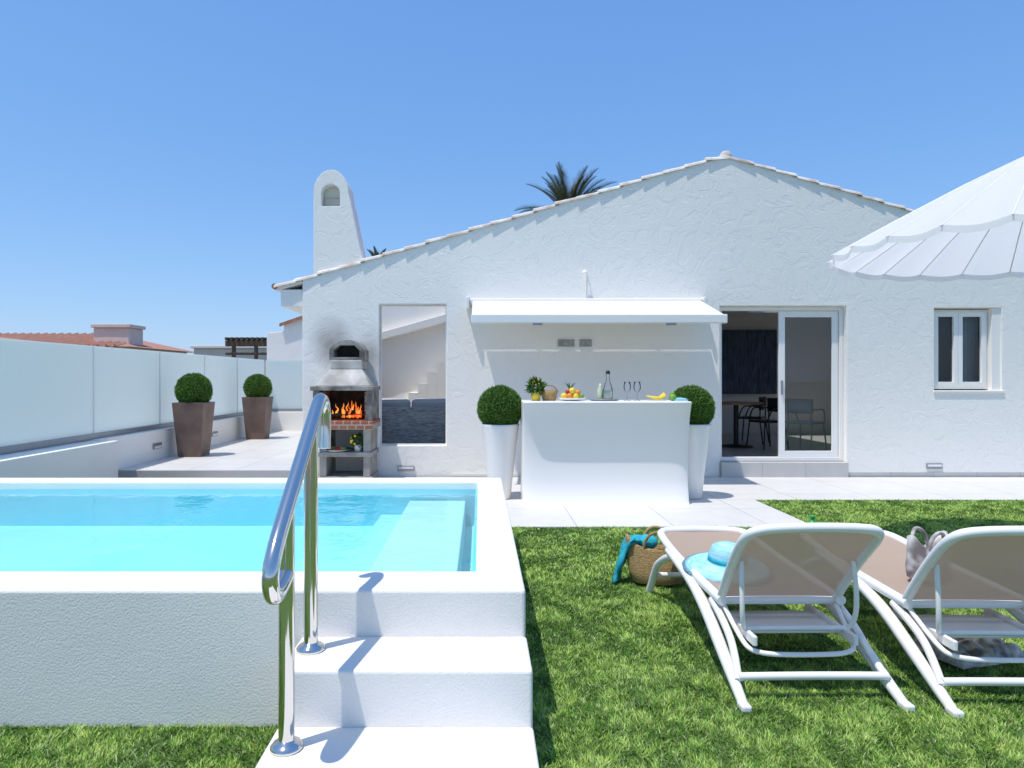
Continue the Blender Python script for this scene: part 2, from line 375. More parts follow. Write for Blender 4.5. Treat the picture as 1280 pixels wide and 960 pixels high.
box('eave_corbel',-2.78,-2.474,F+.03,F+2.5,2.38,2.62,M['white'],house,.01)
tube('gutter',[(-2.86,F+.0,2.66),(-2.86,F+2.4,2.66)],.04,M['terracotta'],house,smoothc=False)
lathe('roof_vent',[(.09,0),(.09,.06),(.08,.10),(.04,.13),(.0001,.135)],M['white'],house,(-2.62,F+.4,2.70),20)
box('side_wall',-2.46,-2.25,F+.251,13.2,-.1,2.62,M['white'],house)
box('patio_back_wall',-2.24,2.7,13.0,13.2,-.1,3.1,M['white'],house)
box('patio_floor',-2.24,2.7,F+.252,12.99,-.1,.25,M['terr'],house)
box('partition',2.72,2.9,F+.252,16,-.1,3.9,M['white'],house)
box('room_floor',2.905,9.5,F+.03,15.8,-.1,.22,M['roomfloor'],house)
box('room_back',2.905,9.5,14.2,14.4,.22,2.7,M['room'],house)
box('room_partition_lining',2.904,2.93,F+.255,14.19,.22,2.65,M['room'],house)
box('room_ceiling_a',2.905,9.5,F+.255,KY0,2.66,2.8,M['room'],house)
box('room_ceiling_b',2.905,9.5,KY1,14.4,2.66,2.8,M['room'],house)
box('room_ceiling_c',2.905,KX0,KY0+.001,KY1-.001,2.66,2.8,M['room'],house)
box('room_ceiling_d',KX1,9.5,KY0+.001,KY1-.001,2.66,2.8,M['room'],house)
box('added_skylight_shaft_l',KX0-.1,KX0-.001,KY0,KY1,2.81,3.75,M['room'],house)  # sides of the added roof opening that lights the interior
box('added_skylight_shaft_r',KX1+.001,KX1+.1,KY0,KY1,2.81,3.35,M['room'],house)
box('right_wall',9.51,9.7,F+.252,16,-.1,2.6,M['white'],house)
box('rear_wall',2.905,9.5,15.81,16,-.1,2.6,M['white'],house)
box('door_step',3.34,5.092,F-.06,F+.029,-.01,.215,M['stepstone'],house,.004)
for i in range(7):
    box('patio_stair_%d'%i,-1.45+.17*i,-1.28+.17*i-.002,12.2,12.98,.25,.95+.17*i,M['white'],house)
# sloping stair parapet against the back wall
poly('patio_sloped_parapet',[(-2.2,2.15),(.3,2.85),(.3,2.70),(-2.2,2.0)],[],12.80,12.99,M['white'],house,.01)
M['nglass'],_,_,_,_=glass_mat('clear_glass',(.97,.98,.98),1.4)
pyd('niche_glass',[(-1.40,F+.12,.444),(-.467,F+.12,.444),(-.467,F+.12,2.41),(-1.40,F+.12,2.41)],[(0,1,2,3)],M['nglass'],house)
def frame(nm,x0,x1,z0,z1,y0,y1,w,parent,m):
    poly(nm,[(x0,z0),(x1,z0),(x1,z1),(x0,z1)],[[(x0+w,z0+w),(x0+w,z1-w),(x1-w,z1-w),(x1-w,z0+w)]],y0,y1,m,parent,.004)
frame('niche_glass_channel',-1.398,-.469,.446,2.408,F+.10,F+.14,.014,house,M['alu'])
frame('door_outer_frame',3.34,5.09,.222,2.38,F+.08,F+.19,.05,house,M['alu'])
frame('door_sliding_panel',4.20,5.03,.275,2.325,F+.10,F+.14,.085,house,M['alu'])
pyd('door_glass',[(4.28,F+.12,.35),(4.95,F+.12,.35),(4.95,F+.12,2.25),(4.28,F+.12,2.25)],[(0,1,2,3)],M['glass'],house)
frame('door_inner_panel',4.24,5.04,.275,2.325,F+.143,F+.18,.06,house,M['alu'])
box('door_handle',4.225,4.25,F+.075,F+.098,1.15,1.35,M['greymetal'],house,.004)
frame('window_frame',6.32,7.13,1.23,2.345,F+.10,F+.16,.045,house,M['alu'])
frame('window_sash_left',6.362,6.70,1.27,2.305,F+.075,F+.13,.06,house,M['alu'])
frame('window_sash_right',6.705,7.09,1.27,2.305,F+.075,F+.13,.06,house,M['alu'])
box('window_reveal',7.132,7.249,F+.02,F+.2,1.212,2.358,M['white'],house)
box('window_sill',6.30,7.28,F-.02,F+.10,1.185,1.213,M['white'],house,.004)
pyd('window_glass',[(6.36,F+.115,1.27),(7.09,F+.115,1.27),(7.09,F+.115,2.3),(6.36,F+.115,2.3)],[(0,1,2,3)],M['glass'],house)
def curtain(nm,x0,x1,m):
    v=[];f=[]
    for i in range(41):
        xx=x0+(x1-x0)*i/40; yy=F+.32+.025*math.sin(i*1.3); v+=[(xx,yy,.9),(xx,yy,2.6)]
        if i: f.append((2*i-2,2*i,2*i+1,2*i-1))
    pyd(nm,v,f,m,house,True)
curtain('curtain',6.80,7.3,M['cushion'])
curtain('curtain_dark',6.0,6.79,mat('dark_curtain',(.10,.095,.09),.9))
box('painting_canvas',4.98,6.15,14.14,14.198,1.05,2.38,M['paint'],empty('painting'),.004)

tb=empty('dining_table')
lathe('table_top',[(.45,0),(.45,.03)],M['tablewood'],tb,(4.35,11.6,.94),40)
tube('table_stem',[(4.35,11.6,.24),(4.35,11.6,.94)],.04,M['black'],tb,smoothc=False)
lathe('table_base',[(.28,0),(.28,.015),(.05,.04)],M['black'],tb,(4.35,11.6,.222))
def chair(x,y,rz,m,name='dining_chair'):
    e=empty(name,(x,y,.22),rz)
    o=box('seat',-.21,.21,-.21,.21,.43,.465,m,e,.02)
    v=[];f=[]
    for i in range(9):
        u=-1+2*i/8
        for z in (.60,.70,.83): v.append((.21*u,.22-.05*u*u,z))
    for i in range(8):
        for j in range(2): a=i*3+j; f.append((a,a+3,a+4,a+1))
    o=pyd('backrest',v,f,m,e,True); s=o.modifiers.new('s','SOLIDIFY'); s.thickness=.018
    for sx in(-1,1):
        tube('leg_front',[(sx*.19,-.19,.44),(sx*.22,-.23,0)],.012,m,e,smoothc=False,res=3)
        tube('leg_back',[(sx*.19,.20,.80),(sx*.19,.18,.44),(sx*.22,.24,0)],.012,m,e,smoothc=False,res=3)
        tube('arm',[(sx*.20,.19,.66),(sx*.25,.05,.67),(sx*.25,-.12,.66),(sx*.22,-.17,.45)],.012,m,e,res=3)
    return e
chair(4.75,11.3,-1.3,M['black']); chair(4.9,12.3,-2.2,M['black']); chair(3.85,12.2,.9,M['black']); chair(5.25,11.0,2.2,M['cushion'])
so=empty('wicker_sofa')
box('base',-2.1,-.1,10.7,11.5,.27,.58,M['wicker'],so,.03)
box('back',-2.1,-.1,10.52,10.70,.27,.93,M['wicker'],so,.04)
box('arm',-.27,-.09,10.70,11.5,.58,.84,M['wicker'],so,.03)
box('cushion_back',-2.0,-1.1,10.72,10.9,.7,1.06,M['cushion'],so,.06)
box('cushion_back2',-1.08,-.3,10.72,10.9,.7,1.06,M['cushion'],so,.06)
box('cushion_seat',-2.0,-.3,10.91,11.45,.58,.72,M['cushion'],so,.05)

ch=empty('house_chimney')
pts=[(-2.33,2.3)]
cx,cz,rw=-2.085,3.97,.245
pts.append((-2.33,cz))
for i in range(1,16):
    a=math.pi-math.pi*i/16; pts.append((cx+rw*math.cos(a),cz+.33*math.sin(a)))
pts+=[(-1.84,cz),(-1.80,3.80),(-1.74,3.5),(-1.68,3.2),(-1.60,2.9),(-1.54,2.3)]
hole=[(-2.22,3.79)]
for i in range(0,11):
    a=math.pi-math.pi*i/10; hole.append((-2.09+.13*math.cos(a),3.97+.13*math.sin(a)))
hole.append((-1.96,3.79))
poly('chimney_front',pts,[hole],F+.06,F+.26,M['house'],ch,.03)
poly('chimney_back',[(cx+(a-cx)*.995,b_) for a,b_ in pts],[],F+.262,F+.5,M['house'],ch,.03)
box('smoke_baffle',-2.215,-1.965,F+.20,F+.255,3.80,3.93,M['beige'],ch,.01)

aw=empty('awning')
ya,yb,za,zb=9.36,8.45,2.44,2.16
o=pyd('fabric',[(-.10,ya,za),(3.02,ya,za),(3.03,yb,zb),(-.10,yb,zb)],[(0,1,2,3)],M['awn'],aw); s=o.modifiers.new('s','SOLIDIFY'); s.thickness=.006
box('front_bar',-.11,3.05,yb-.05,yb,zb-.10,zb+.012,M['alu'],aw,.012)
box('cassette',-.14,3.06,9.37,F-.001,2.39,2.48,M['alu'],aw,.02)
box('end_bracket',-.19,-.142,9.34,F-.001,2.33,2.50,M['alu'],aw,.01)
box('end_bracket_r',3.062,3.10,9.34,F-.001,2.36,2.50,M['alu'],aw,.01)
for x_ in(.65,2.3):
    tube('arm_%d'%int(x_),[(x_,9.40,2.37),(x_+.55,8.92,2.22),(x_+.05,8.49,2.10)],.018,M['alu'],aw,smoothc=False)
    box('joint',x_+.5,x_+.6,8.87,8.97,2.19,2.25,M['greymetal'],aw,.01)
    box('arm_end_fitting',x_,x_+.12,8.405,8.45,2.035,2.058,M['greymetal'],aw,.004)
wl=empty('wall_lamp'); 
tube('conduit',[(1.47,F-.008,2.49),(1.475,F-.008,2.86)],.006,M['white'],wl,smoothc=False)
tube('lamp_arm',[(1.475,F-.002,2.86),(1.475,F-.07,2.89),(1.44,F-.09,2.87)],.008,M['white'],wl)
lathe('lamp_head',[(.015,0),(.035,-.03),(.038,-.045),(.02,-.05)],M['white'],wl,(1.44,F-.09,2.87),16)
def vent(x0,x1,z0,z1,nc,name='wall_vent'):
    e=empty(name); frame('rim',x0,x1,z0,z1,F-.018,F-.001,.012,e,M['greymetal'])
    w=(x1-x0-.024)/nc
    for i in range(nc):
        box('slot_%d'%i,x0+.012+w*i+.008,x0+.012+w*(i+1)-.008,F-.010,F-.001,z0+.02,z1-.02,M['concrete'],e)
        box('bar_%d'%i,x0+.010+w*i-.004,x0+.010+w*i+.006,F-.016,F-.001,z0+.013,z1-.013,M['greymetal'],e)
vent(1.08,1.31,1.82,1.92,3); vent(1.38,1.55,1.82,1.92,2)
def stepl(x0,x1,z0,z1,y):
    e=empty('wall_step_light'); box('housing',x0,x1,y-.02,y-.001,z0,z1,M['greymetal'],e,.004); box('diffuser',x0+.015,x1-.015,y-.024,y-.0205,z0+.035,z1-.015,M['alu'],e)
stepl(-1.14,-.91,.09,.165,F); stepl(6.2,6.42,.12,.20,F)

# ------------------------------------------------------------------ barbecue
bq=empty('barbecue_oven'); by=8.86
X0,X1=-2.17,-1.40
box('base_slab',X0+.05,X1,by,F-.02,.012,.10,M['concrete'],bq,.01)
box('pier_left',X0+.08,X0+.17,by+.02,F-.03,.10,.80,M['concrete'],bq,.01)
box('pier_right',X1-.12,X1-.03,by+.02,F-.03,.10,.80,M['concrete'],bq,.01)
box('shelf',X0+.05,X1,by-.01,F-.03,.36,.42,M['concrete'],bq,.008)
box('brick_tray',X0+.0,X1+.02,by-.08,F-.03,.72,.83,M['firebrick'],bq,.006)
box('side_l',X0+.0,X0+.08,by+.0,F-.03,.83,1.22,M['sootyc'],bq,.01)
box('side_r',X1-.08,X1,by+.0,F-.03,.83,1.22,M['sootyc'],bq,.01)
box('back_plate',X0+.081,X1-.081,F-.12,F-.04,.83,1.22,M['sootc'],bq)
for sx,a in(('l',X0+.081),('r',X1-.105)): box('liner_'+sx,a,a+.024,by+.04,F-.121,.832,1.2,M['firebrick'],bq)
box('lintel',X0-.03,X1+.02,by-.04,F-.03,1.22,1.28,M['sootyc'],bq,.01)
def frust(name,a0,a1,z0,b0,b1,z1,ya0,ya1,m,par):
    v=[(a0,ya0,z0),(a1,ya0,z0),(a1,F-.03,z0),(a0,F-.03,z0),(b0,ya1,z1),(b1,ya1,z1),(b1,F-.03,z1),(b0,F-.03,z1)]
    f=[(0,3,2,1),(4,5,6,7),(0,1,5,4),(1,2,6,5),(2,3,7,6),(3,0,4,7)]
    return bev(pyd(name,v,f,m,par),.01)
frust('hood',X0+.02,X1-.02,1.281,-1.98,-1.56,1.50,by,by+.17,M['hoodc'],bq)
box('flue',-1.98,-1.56,by+.17,F-.03,1.501,1.62,M['hoodc'],bq,.01)
poly('flue_mouth',[(-2.0,1.62),(-1.54,1.62),(-1.54,1.76),(-1.60,1.84),(-1.70,1.89),(-1.84,1.89),(-1.94,1.84),(-2.0,1.76)],
     [[(-1.94,1.66),(-1.94,1.75),(-1.87,1.82),(-1.67,1.82),(-1.60,1.75),(-1.60,1.66)]],by+.19,F-.04,M['sootyc'],bq,.006)
box('flue_inside',-1.95,-1.59,F-.20,F-.045,1.64,1.83,M['sootc'],bq)
for i in range(5):
    a=random.uniform(-.3,.3); xx=X0+.25+i*.07
    tube('log_%d'%i,[(xx-.12,by+.15+.05*i,.87+.01*i),(xx+.14,by+.2+.04*i+a*.2,.90+.02*i)],.028,M['log'],bq,smoothc=False)
for i in range(15):
    xx=random.uniform(X0+.17,X1-.17); yy=by+random.uniform(.14,.34); h=random.uniform(.10,.27)*(1-.8*abs(xx-(-1.79))); w=random.uniform(.022,.045); k=random.uniform(-.03,.03)
    tube('flame_%d'%i,[(xx,yy,.86,1),(xx+k,yy,.86+h*.3,1.1),(xx-k*.7,yy,.86+h*.6,.6),(xx+k*1.2,yy,.86+h*.85,.25),(xx+k*.5,yy,.86+h,.02)],w*.55,M['flame'],bq,res=3)
box('grill_rail',X0+.09,X1-.09,by+.02,by+.03,.905,.915,M['sootc'],bq)
def leafball(name,c,R,n_,cols,L,W,parent,m=None,core=True,flat=1.0,lump=.04):
    u=np.random.normal(size=(n_,3)); u=norm(u)
    rad=R*(1-.10*np.random.rand(n_)+lump*(np.sin(u[:,0]*9+u[:,2]*7)*np.cos(u[:,1]*8)))
    P=u*rad[:,None]; P[:,2]*=flat; P+=np.array(c)
    Dr=norm(u*.6+np.random.normal(size=(n_,3))*.55+np.array([0,0,.25])); Wd=norm(np.cross(Dr,np.random.normal(size=(n_,3))))
    C=np.array(cols)[np.random.randint(0,len(cols),n_)]*(.6+.8*np.random.rand(n_,1))
    return leafmesh(name,P,Dr,Wd,L*(.6+.8*np.random.rand(n_)),W*(.7+.6*np.random.rand(n_)),C,m or M['ballleaf'],parent)
fb=empty('flower_pot'); lathe('pot',[(.04,0),(.055,.09),(.05,.09)],M['whitegloss'],fb,(-1.60,by+.1,.42)); leafball('leaves',(-1.60,by+.1,.56),.08,260,[(.05,.12,.02)],.05,.02,fb)
for i in range(9): sphere('bloom_%d'%i,(-1.60+random.uniform(-.09,.09),by+.05+random.uniform(-.05,.05),.56+random.uniform(-.03,.09)),.016,M['yellow'],fb)
vb=empty('vegetable_plate'); lathe('plate',[(.03,0),(.16,.015),(.17,.02)],M['whitegloss'],vb,(-1.88,by+.12,.421))
for i in range(9): sphere('veg_%d'%i,(-1.88+random.uniform(-.12,.12),by+.1+random.uniform(-.06,.06),.455),.028,M[random.choice(['orange','greenf','redf','yellow'])],vb)

# ------------------------------------------------------------------ bar counter
bar=empty('outdoor_bar')
v=[];f=[]
prof=[(.0,.0),(.012,.03),(.03,.25),(.035,.5),(.02,.75),(.0,.95),(-.02,1.07),(-.028,1.10),(-.028,1.12)]
nx=32
bx0,bx1,bf,bb=.465,2.275,7.36,7.86
for j,(ins,z) in enumerate(prof):
    for i in range(nx+1):
        u=-1+2*i/nx
        xx=(bx0+bx1)/2+u*((bx1-bx0)/2-ins*.1)
        rr=.03*(abs(u)**14)
        v.append((xx,bf+ins*2.0+rr,z+.013))
    v.append((bx1-ins*.1,bb,z+.013)); v.append((bx0+ins*.1,bb,z+.013))
nn=nx+3
for j in range(len(prof)-1):
    for i in range(nn):
        a=j*nn+i;b_=j*nn+(i+1)%nn; f.append((a,b_,b_+nn,a+nn))
f.append(tuple((len(prof)-1)*nn+i for i in range(nn)))
o=pyd('body',v,f,M['whitegloss'],bar,True); bev(o,.012,3)
box('inner_shelf',bx0+.1,bx1-.1,bb+.002,bb+.02,.1,1.0,M['whitegloss'],bar)
T=1.134
pp=empty('herb_pot'); lathe('pot',[(.045,0),(.055,.09),(.05,.095)],M['yellow'],pp,(.62,7.58,T)); leafball('leaves',(.62,7.58,T+.15),.075,300,[(.05,.13,.02),(.10,.2,.03)],.06,.025,pp)
for i in range(6): sphere('bloom_%d'%i,(.62+random.uniform(-.05,.05),7.54,T+.17+random.uniform(-.03,.06)),.015,M['yellow'],pp)
bk=empty('wicker_basket'); o=lathe('basket',[(.07,0),(.085,.06),(.10,.12),(.09,.12),(.07,.02)],M['straw'],bk,(.77,7.6,T),24,.75)
tube('basket_handle',[(.68,7.6,T+.11),(.70,7.6,T+.17),(.84,7.6,T+.17),(.86,7.6,T+.11)],.006,M['straw'],bk)
fr=empty('fruit_plate'); lathe('plate',[(.05,0),(.14,.012),(.16,.03),(.155,.032),(.05,.008)],M['whitegloss'],fr,(1.02,7.58,T))
for i,(dx,dz,mm,r) in enumerate([(-.09,.05,'yellow',.038),(-.03,.05,'orange',.04),(.04,.05,'yellow',.04),(.10,.05,'greenf',.033),(-.05,.10,'redf',.025),(0,.11,'yellow',.036),(.06,.09,'orange',.032)]): sphere('fruit_%d'%i,(1.02+dx,7.56,T+dz),r,M[mm],fr)
for i in range(10):
    a=random.uniform(-1,1); tube('crown_%d'%i,[(1.0,7.58,T+.12,1),(1.0+.02*a,7.58,T+.16,.8),(1.0+.06*a,7.58+.03*random.uniform(-1,1),T+.2,.1)],.007,M['leaf'],fr,res=2)
tr=empty('serving_tray'); lathe('tray',[(.14,0),(.17,.015),(.165,.017),(.13,.005)],M['greymetal'],tr,(1.38,7.58,T),32,.7)
bo=empty('glass_carafe'); lathe('carafe',[(.045,0),(.055,.02),(.055,.10),(.035,.17),(.02,.20),(.018,.26),(.024,.28)],M['cglass'],bo,(1.42,7.58,T+.018)); lathe('stopper',[(.022,0),(.025,.02),(.016,.04)],M['black'],bo,(1.42,7.58,T+.298),12)
lathe('lemon_water',[(.042,0),(.050,.02),(.050,.09)],mat('lemon_water',(.72,.76,.62),.2),bo,(1.42,7.58,T+.022))
g2=empty('water_bottle'); lathe('bottle_body',[(.03,0),(.032,.02),(.032,.10),(.014,.14),(.012,.17)],mat('pale_green_glass',(.55,.62,.40),.1),g2,(1.34,7.62,T+.02))
for xg in(1.63,1.74):
    e=empty('wine_glass'); lathe('glass',[(.035,0),(.033,.004),(.004,.01),(.004,.09),(.02,.10),(.038,.13),(.040,.16),(.033,.21)],M['cglass'],e,(xg,7.56,T),20)
bn=empty('banana_bunch')
for i in range(5):
    tube('banana_%d'%i,[(1.86,7.55+.02*i,T+.05,.4),(1.92+.01*i,7.52+.02*i,T+.03,1),(2.0,7.53+.02*i,T+.025,1),(2.06,7.56+.02*i,T+.055+.008*i,.4)],.018,M['yellow'] ,bn,res=4)
e=empty('green_pear'); 
sphere('pear_body',(2.13,7.55,T+.04),.04,M['greenf'],e); lathe('pear_neck',[(.03,0),(.018,.035),(.008,.045)],M['greenf'],e,(2.13,7.55,T+.06),12)
e=empty('folded_napkin'); box('fold',2.14,2.27,7.45,7.7,T+.0,T+.015,M['paleblue'],e,.005); box('fold2',2.16,2.26,7.47,7.66,T+.016,T+.03,M['paleblue'],e,.005)

GC=[(.085,.19,.022),(.12,.25,.033),(.17,.32,.05)]
def topiary_round(x,y):
    e=empty('topiary_planter')
    lathe('pot',[(.11,0),(.12,.01),(.15,.3),(.185,.6),(.215,.82),(.22,.85),(.205,.85),(.19,.78),(.0001,.77)],M['whitegloss'],e,(x,y,.013),40)
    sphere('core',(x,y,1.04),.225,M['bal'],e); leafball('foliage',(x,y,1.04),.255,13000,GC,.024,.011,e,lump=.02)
topiary_round(.23,7.80); topiary_round(2.42,7.83)
def topiary_sq(x,y):
    e=empty('topiary_planter')
    a,b_=.165,.225
    v=[(-a,-a,0),(a,-a,0),(a,a,0),(-a,a,0),(-b_,-b_,.78),(b_,-b_,.78),(b_,b_,.78),(-b_,b_,.78)]
    c=b_-.02; v+=[(-c,-c,.78),(c,-c,.78),(c,c,.78),(-c,c,.78),(-c,-c,.70),(c,-c,.70),(c,c,.70),(-c,c,.70)]
    v=[(p[0]+x,p[1]+y,p[2]+.252) for p in v]
    f=[(0,3,2,1)]
    for i in range(4):
        j=(i+1)%4; f+=[(i,j,4+j,4+i),(4+i,4+j,8+j,8+i),(8+i,8+j,12+j,12+i)]
    f.append((12,13,14,15))
    bev(pyd('pot',v,f,M['corten'],e),.006)
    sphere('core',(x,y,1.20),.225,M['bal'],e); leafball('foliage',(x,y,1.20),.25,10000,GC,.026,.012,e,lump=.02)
topiary_sq(-4.17,9.95); topiary_sq(-4.15,12.75)

# ------------------------------------------------------------------ glass fence
fe=empty('glass_fence')
box('low_wall_terrace',-4.85,-4.5,8.1,14.65,-.1,.655,M['white'],fe,.008)
box('low_wall_near',-4.85,-4.28,-1,8.08,-.1,.645,M['white'],fe,.008)
box('low_wall_back',-4.5,-2.47,14.65,14.9,-.1,.655,M['white'],fe,.008)
ys=[-1,1.6,3.25,4.9,6.55,8.2,9.89,11.5,13.05,14.7]
for i in range(len(ys)-1):
    box('panel_%d'%i,-4.655,-4.643,ys[i]+.012,ys[i+1]-.012,.70,1.77,M['fglass'],fe)
    box('clip_%d'%i,-4.665,-4.633,ys[i]-.011,ys[i]+.011,.66,1.765,M['alu'],fe)
box('base_rail',-4.69,-4.61,-1,14.7,.656,.72,M['greymetal'],fe,.005)
box('panel_back_a',-4.63,-3.3,14.76,14.772,.70,1.77,M['fglass'],fe)
box('panel_back_b',-3.27,-2.0,14.76,14.772,.70,1.77,M['fglass'],fe)
box('base_rail_back',-4.60,-2.47,14.73,14.81,.656,.72,M['greymetal'],fe,.005)
def fl(y):
    e=empty('wall_step_light'); box('housing',-4.499,-4.48,y-.12,y+.12,.40,.48,M['greymetal'],e,.004); box('lens',-4.479,-4.476,y-.10,y+.10,.41,.44,M['alu'],e)
fl(9.5); fl(11.55)

# ------------------------------------------------------------------ loungers
def lounger(x,y,rz):
    e=empty('sun_lounger',(x,y,0),rz); W=M['whitegloss']
    for s in(-1,1):
        tube('seat_rail',[(s*.285,.40,.325),(s*.29,.7,.335),(s*.29,1.1,.35),(s*.285,1.45,.385),(s*.26,1.56,.395),(s*.15,1.60,.395),(0,1.61,.395)],.024,W,e)
        tube('rear_leg',[(s*.30,1.25,.35,.9),(s*.31,.85,.325,1.15),(s*.32,.55,.26,1.3),(s*.33,.30,.15,1.25),(s*.335,.10,.055,1.05),(s*.34,.0,.012,.9)],.023,W,e)
        tube('front_leg',[(s*.29,1.15,.345),(s*.315,1.40,.26),(s*.33,1.50,.10),(s*.335,1.55,.012)],.023,W,e)
        tube('brace',[(s*.30,.50,.30),(s*.30,.33,.25),(s*.30,.20,.16),(s*.325,.10,.08)],.017,W,e)
        box('foot',s*.34-.022,s*.34+.022,-.035,.03,.0,.03,W,e,.008)
        box('ratchet_plate',s*.225-.010,s*.225+.010,.16,.62,.20,.245,W,e,.006)
        tube('support_arm',[(s*.255,.245,.555),(s*.262,.22,.42),(s*.255,.23,.27),(s*.235,.26,.245)],.011,W,e)
    tube('rear_crossbar',[(-.325,.10,.095),(0,.10,.10),(.325,.10,.095)],.017,W,e)
    tube('mid_crossbar',[(-.235,.26,.245),(.235,.26,.245)],.012,W,e,smoothc=False)
    tube('lower_u_bar',[(-.27,.42,.30),(-.255,.25,.19),(-.22,.17,.165),(0,.165,.16),(.22,.17,.165),(.255,.25,.19),(.27,.42,.30)],.011,W,e)
    tube('front_crossbar',[(-.325,1.47,.14),(.325,1.47,.14)],.016,W,e,smoothc=False)
    tube('hinge_bar',[(-.29,.44,.315),(.29,.44,.315)],.019,W,e,smoothc=False)
    box('ratchet_tray',-.214,.214,.30,.56,.205,.225,W,e,.006)
    for k in range(3):
        box('seat_slat_%d'%k,-.225,.225,.50+.32*k,.58+.32*k,.285,.30,W,e,.006)
    v=[];f=[]
    for i in range(17):
        t_=i/16; vv=.44+1.15*t_
        zz=.33+.06*t_*t_
        for j in range(9):
            u=-1+2*j/8; v.append((.285*u*(1-.25*max(0,t_-.93)/.07),vv,zz+.012-.018*(1-u*u)))
    for i in range(16):
        for j in range(8): a=i*9+j; f.append((a,a+1,a+10,a+9))
    pyd('seat_sling',v,f,M['sling'],e,True)
    def bp(u,t_):
        return (u,.43-.37*t_-.04*math.sin(t_*math.pi)*-1*.6,.335+.405*t_)
    hw=.285
    seq=[(-hw*.98,0),(-hw*1.0,.35),(-hw*1.03,.7),(-hw*1.03,.90),(-hw*.92,.99),(-hw*.6,1.02),(0,1.03),(hw*.6,1.02),(hw*.92,.99),(hw*1.03,.90),(hw*1.03,.7),(hw*1.0,.35),(hw*.98,0)]
    tube('backrest_frame',[bp(u,t_) for u,t_ in seq],.021,W,e)
    v=[];f=[]
    for i in range(13):
        t_=i/12*1.02; wd=hw*(1.02 if t_<.88 else 1.02-.12*((t_-.88)/.14)**2)
        for j in range(9):
            u=-1+2*j/8; p=bp(wd*u,t_); v.append((p[0],p[1]+.012*(1-u*u),p[2]))
    for i in range(12):
        for j in range(8): a=i*9+j; f.append((a,a+1,a+10,a+9))
    pyd('back_sling',v,f,M['sling'],e,True)
    return e
lounger(1.445,2.86,.01); lounger(2.29,2.80,-.02)

ht=empty('sun_hat',(1.34,3.70,.372),.3); ht.rotation_euler=(.10,-.06,.3)
lathe('hat',[(.235,-.012),(.19,.004),(.14,.014),(.11,.02),(.098,.035),(.095,.07),(.08,.105),(.04,.122),(.0001,.125)],M['paleblue'],ht,(0,0,0),40)
lathe('hat_band',[(.102,.030),(.100,.055),(.097,.055)],M['teal'],ht,(0,0,0),40)
def bag(name,x,y,rz,m,w,d,h,towel=None,tilt=0,handles=True,z=.02):
    e=empty(name,(x,y,z),rz); e.rotation_euler=(tilt,0,rz)
    v=[];f=[];seg=36; pr=[(.78,0),(.86,.04),(.95,.3),(1.0,.6),(1.02,.9),(1.03,1.0),(.97,1.0),(.93,.5)]
    for r,z_ in pr:
        for i in range(seg):
            a=2*math.pi*i/seg; sgn=lambda q:abs(q)**.75*(1 if q>0 else -1)
            zz=z_*h+(.04*math.cos(2*a)*(z_**2))
            v.append((w*r*sgn(math.cos(a))*(1+.03*math.sin(5*a+z_*7)),d*r*(1-.45*z_)*sgn(math.sin(a)),zz))
    for j in range(len(pr)-1):
        for i in range(seg):
            a=j*seg+i;b_=j*seg+(i+1)%seg; f.append((a,b_,b_+seg,a+seg))
    f.append(tuple(range(seg))[::-1])
    pyd('body',v,f,m,e,True)
    if handles:
      for s in(-1,1):
        tube('handle',[(-w*.45,s*d*.5,h*.85),(-w*.4,s*d*.6,h*1.15),(0,s*d*.75,h*1.32),(w*.4,s*d*.6,h*1.15),(w*.45,s*d*.5,h*.85)],.010,m,e,res=3)
    if towel:
        v=[];f=[]
        for i in range(17):
            t_=i/16
            for j in range(9):
                u=j/8
                v.append((-w*(.55+.62*math.sin(min(t_*1.7,1.57)))-.015*math.sin(j*2.1+i*.5)-.05*t_*t_,-d*.6+u*d*1.1+.01*math.sin(i),h*(1.03-1.0*max(0,t_-.35)/.65)+.02*math.sin(j*1.7)-.02*t_))
        for i in range(16):
            for j in range(8): a=i*9+j; f.append((a,a+1,a+10,a+9))
        o=pyd('towel',v,f,towel,e,True); s=o.modifiers.new('s','SOLIDIFY'); s.thickness=.02
        sphere('towel_roll',(-w*.3,0,h*.97),.07,towel,e,(1,.8,.7))
    return e
bag('straw_beach_bag',1.19,4.60,-.15,M['straw'],.20,.12,.27,M['teal'])
# soft patterned bag resting on the seat of the second lounger
bag('patterned_beach_bag',2.33,3.55,.4,M['patterned'],.13,.085,.19,z=.352)
e=empty('patterned_towel',(2.46,3.42,.0),.25)
v=[];f=[]
for i in range(29):
    for j in range(19):
        xx=-.24+.48*i/28; yy=-.16+.32*j/18
        h_=.035+.045*mnoise.noise(Vector((xx*9,yy*9,1.3)))+.03*mnoise.noise(Vector((xx*22,yy*22,4)))
        ed=min(i,28-i,j,18-j); v.append((xx+.02*mnoise.noise(Vector((yy*8,1,xx*8))),yy,max(.022,h_+.03) if ed>1 else .02))
for i in range(28):
    for j in range(18): a=i*19+j; f.append((a,a+19,a+20,a+1))
pyd('cloth',v,f,M['patterned'],e,True)

# ------------------------------------------------------------------ parasol
pa=empty('white_parasol'); pc=(4.04,4.9); R=1.37; zrim=2.335; H=.70; NR=24; sub=6; rings=14
v=[];f=[]
tot=NR*sub
for k in range(rings+1):
    t_=k/rings
    for i in range(tot):
        a=2*math.pi*i/tot; ph=(i%sub)/sub; sc=math.sin(math.pi*ph)
        r=R*t_*(1-.030*sc*t_**3) ; z=zrim+H*(1-t_**1.10)-.026*sc*t_
        v.append((pc[0]+r*math.cos(a),pc[1]+r*math.sin(a),z))
for k in range(rings):
    for i in range(tot):
        a=k*tot+i;b_=k*tot+(i+1)%tot; f.append((a,b_,b_+tot,a+tot))
pyd('canopy',v,f,M['canopy'],pa,True)
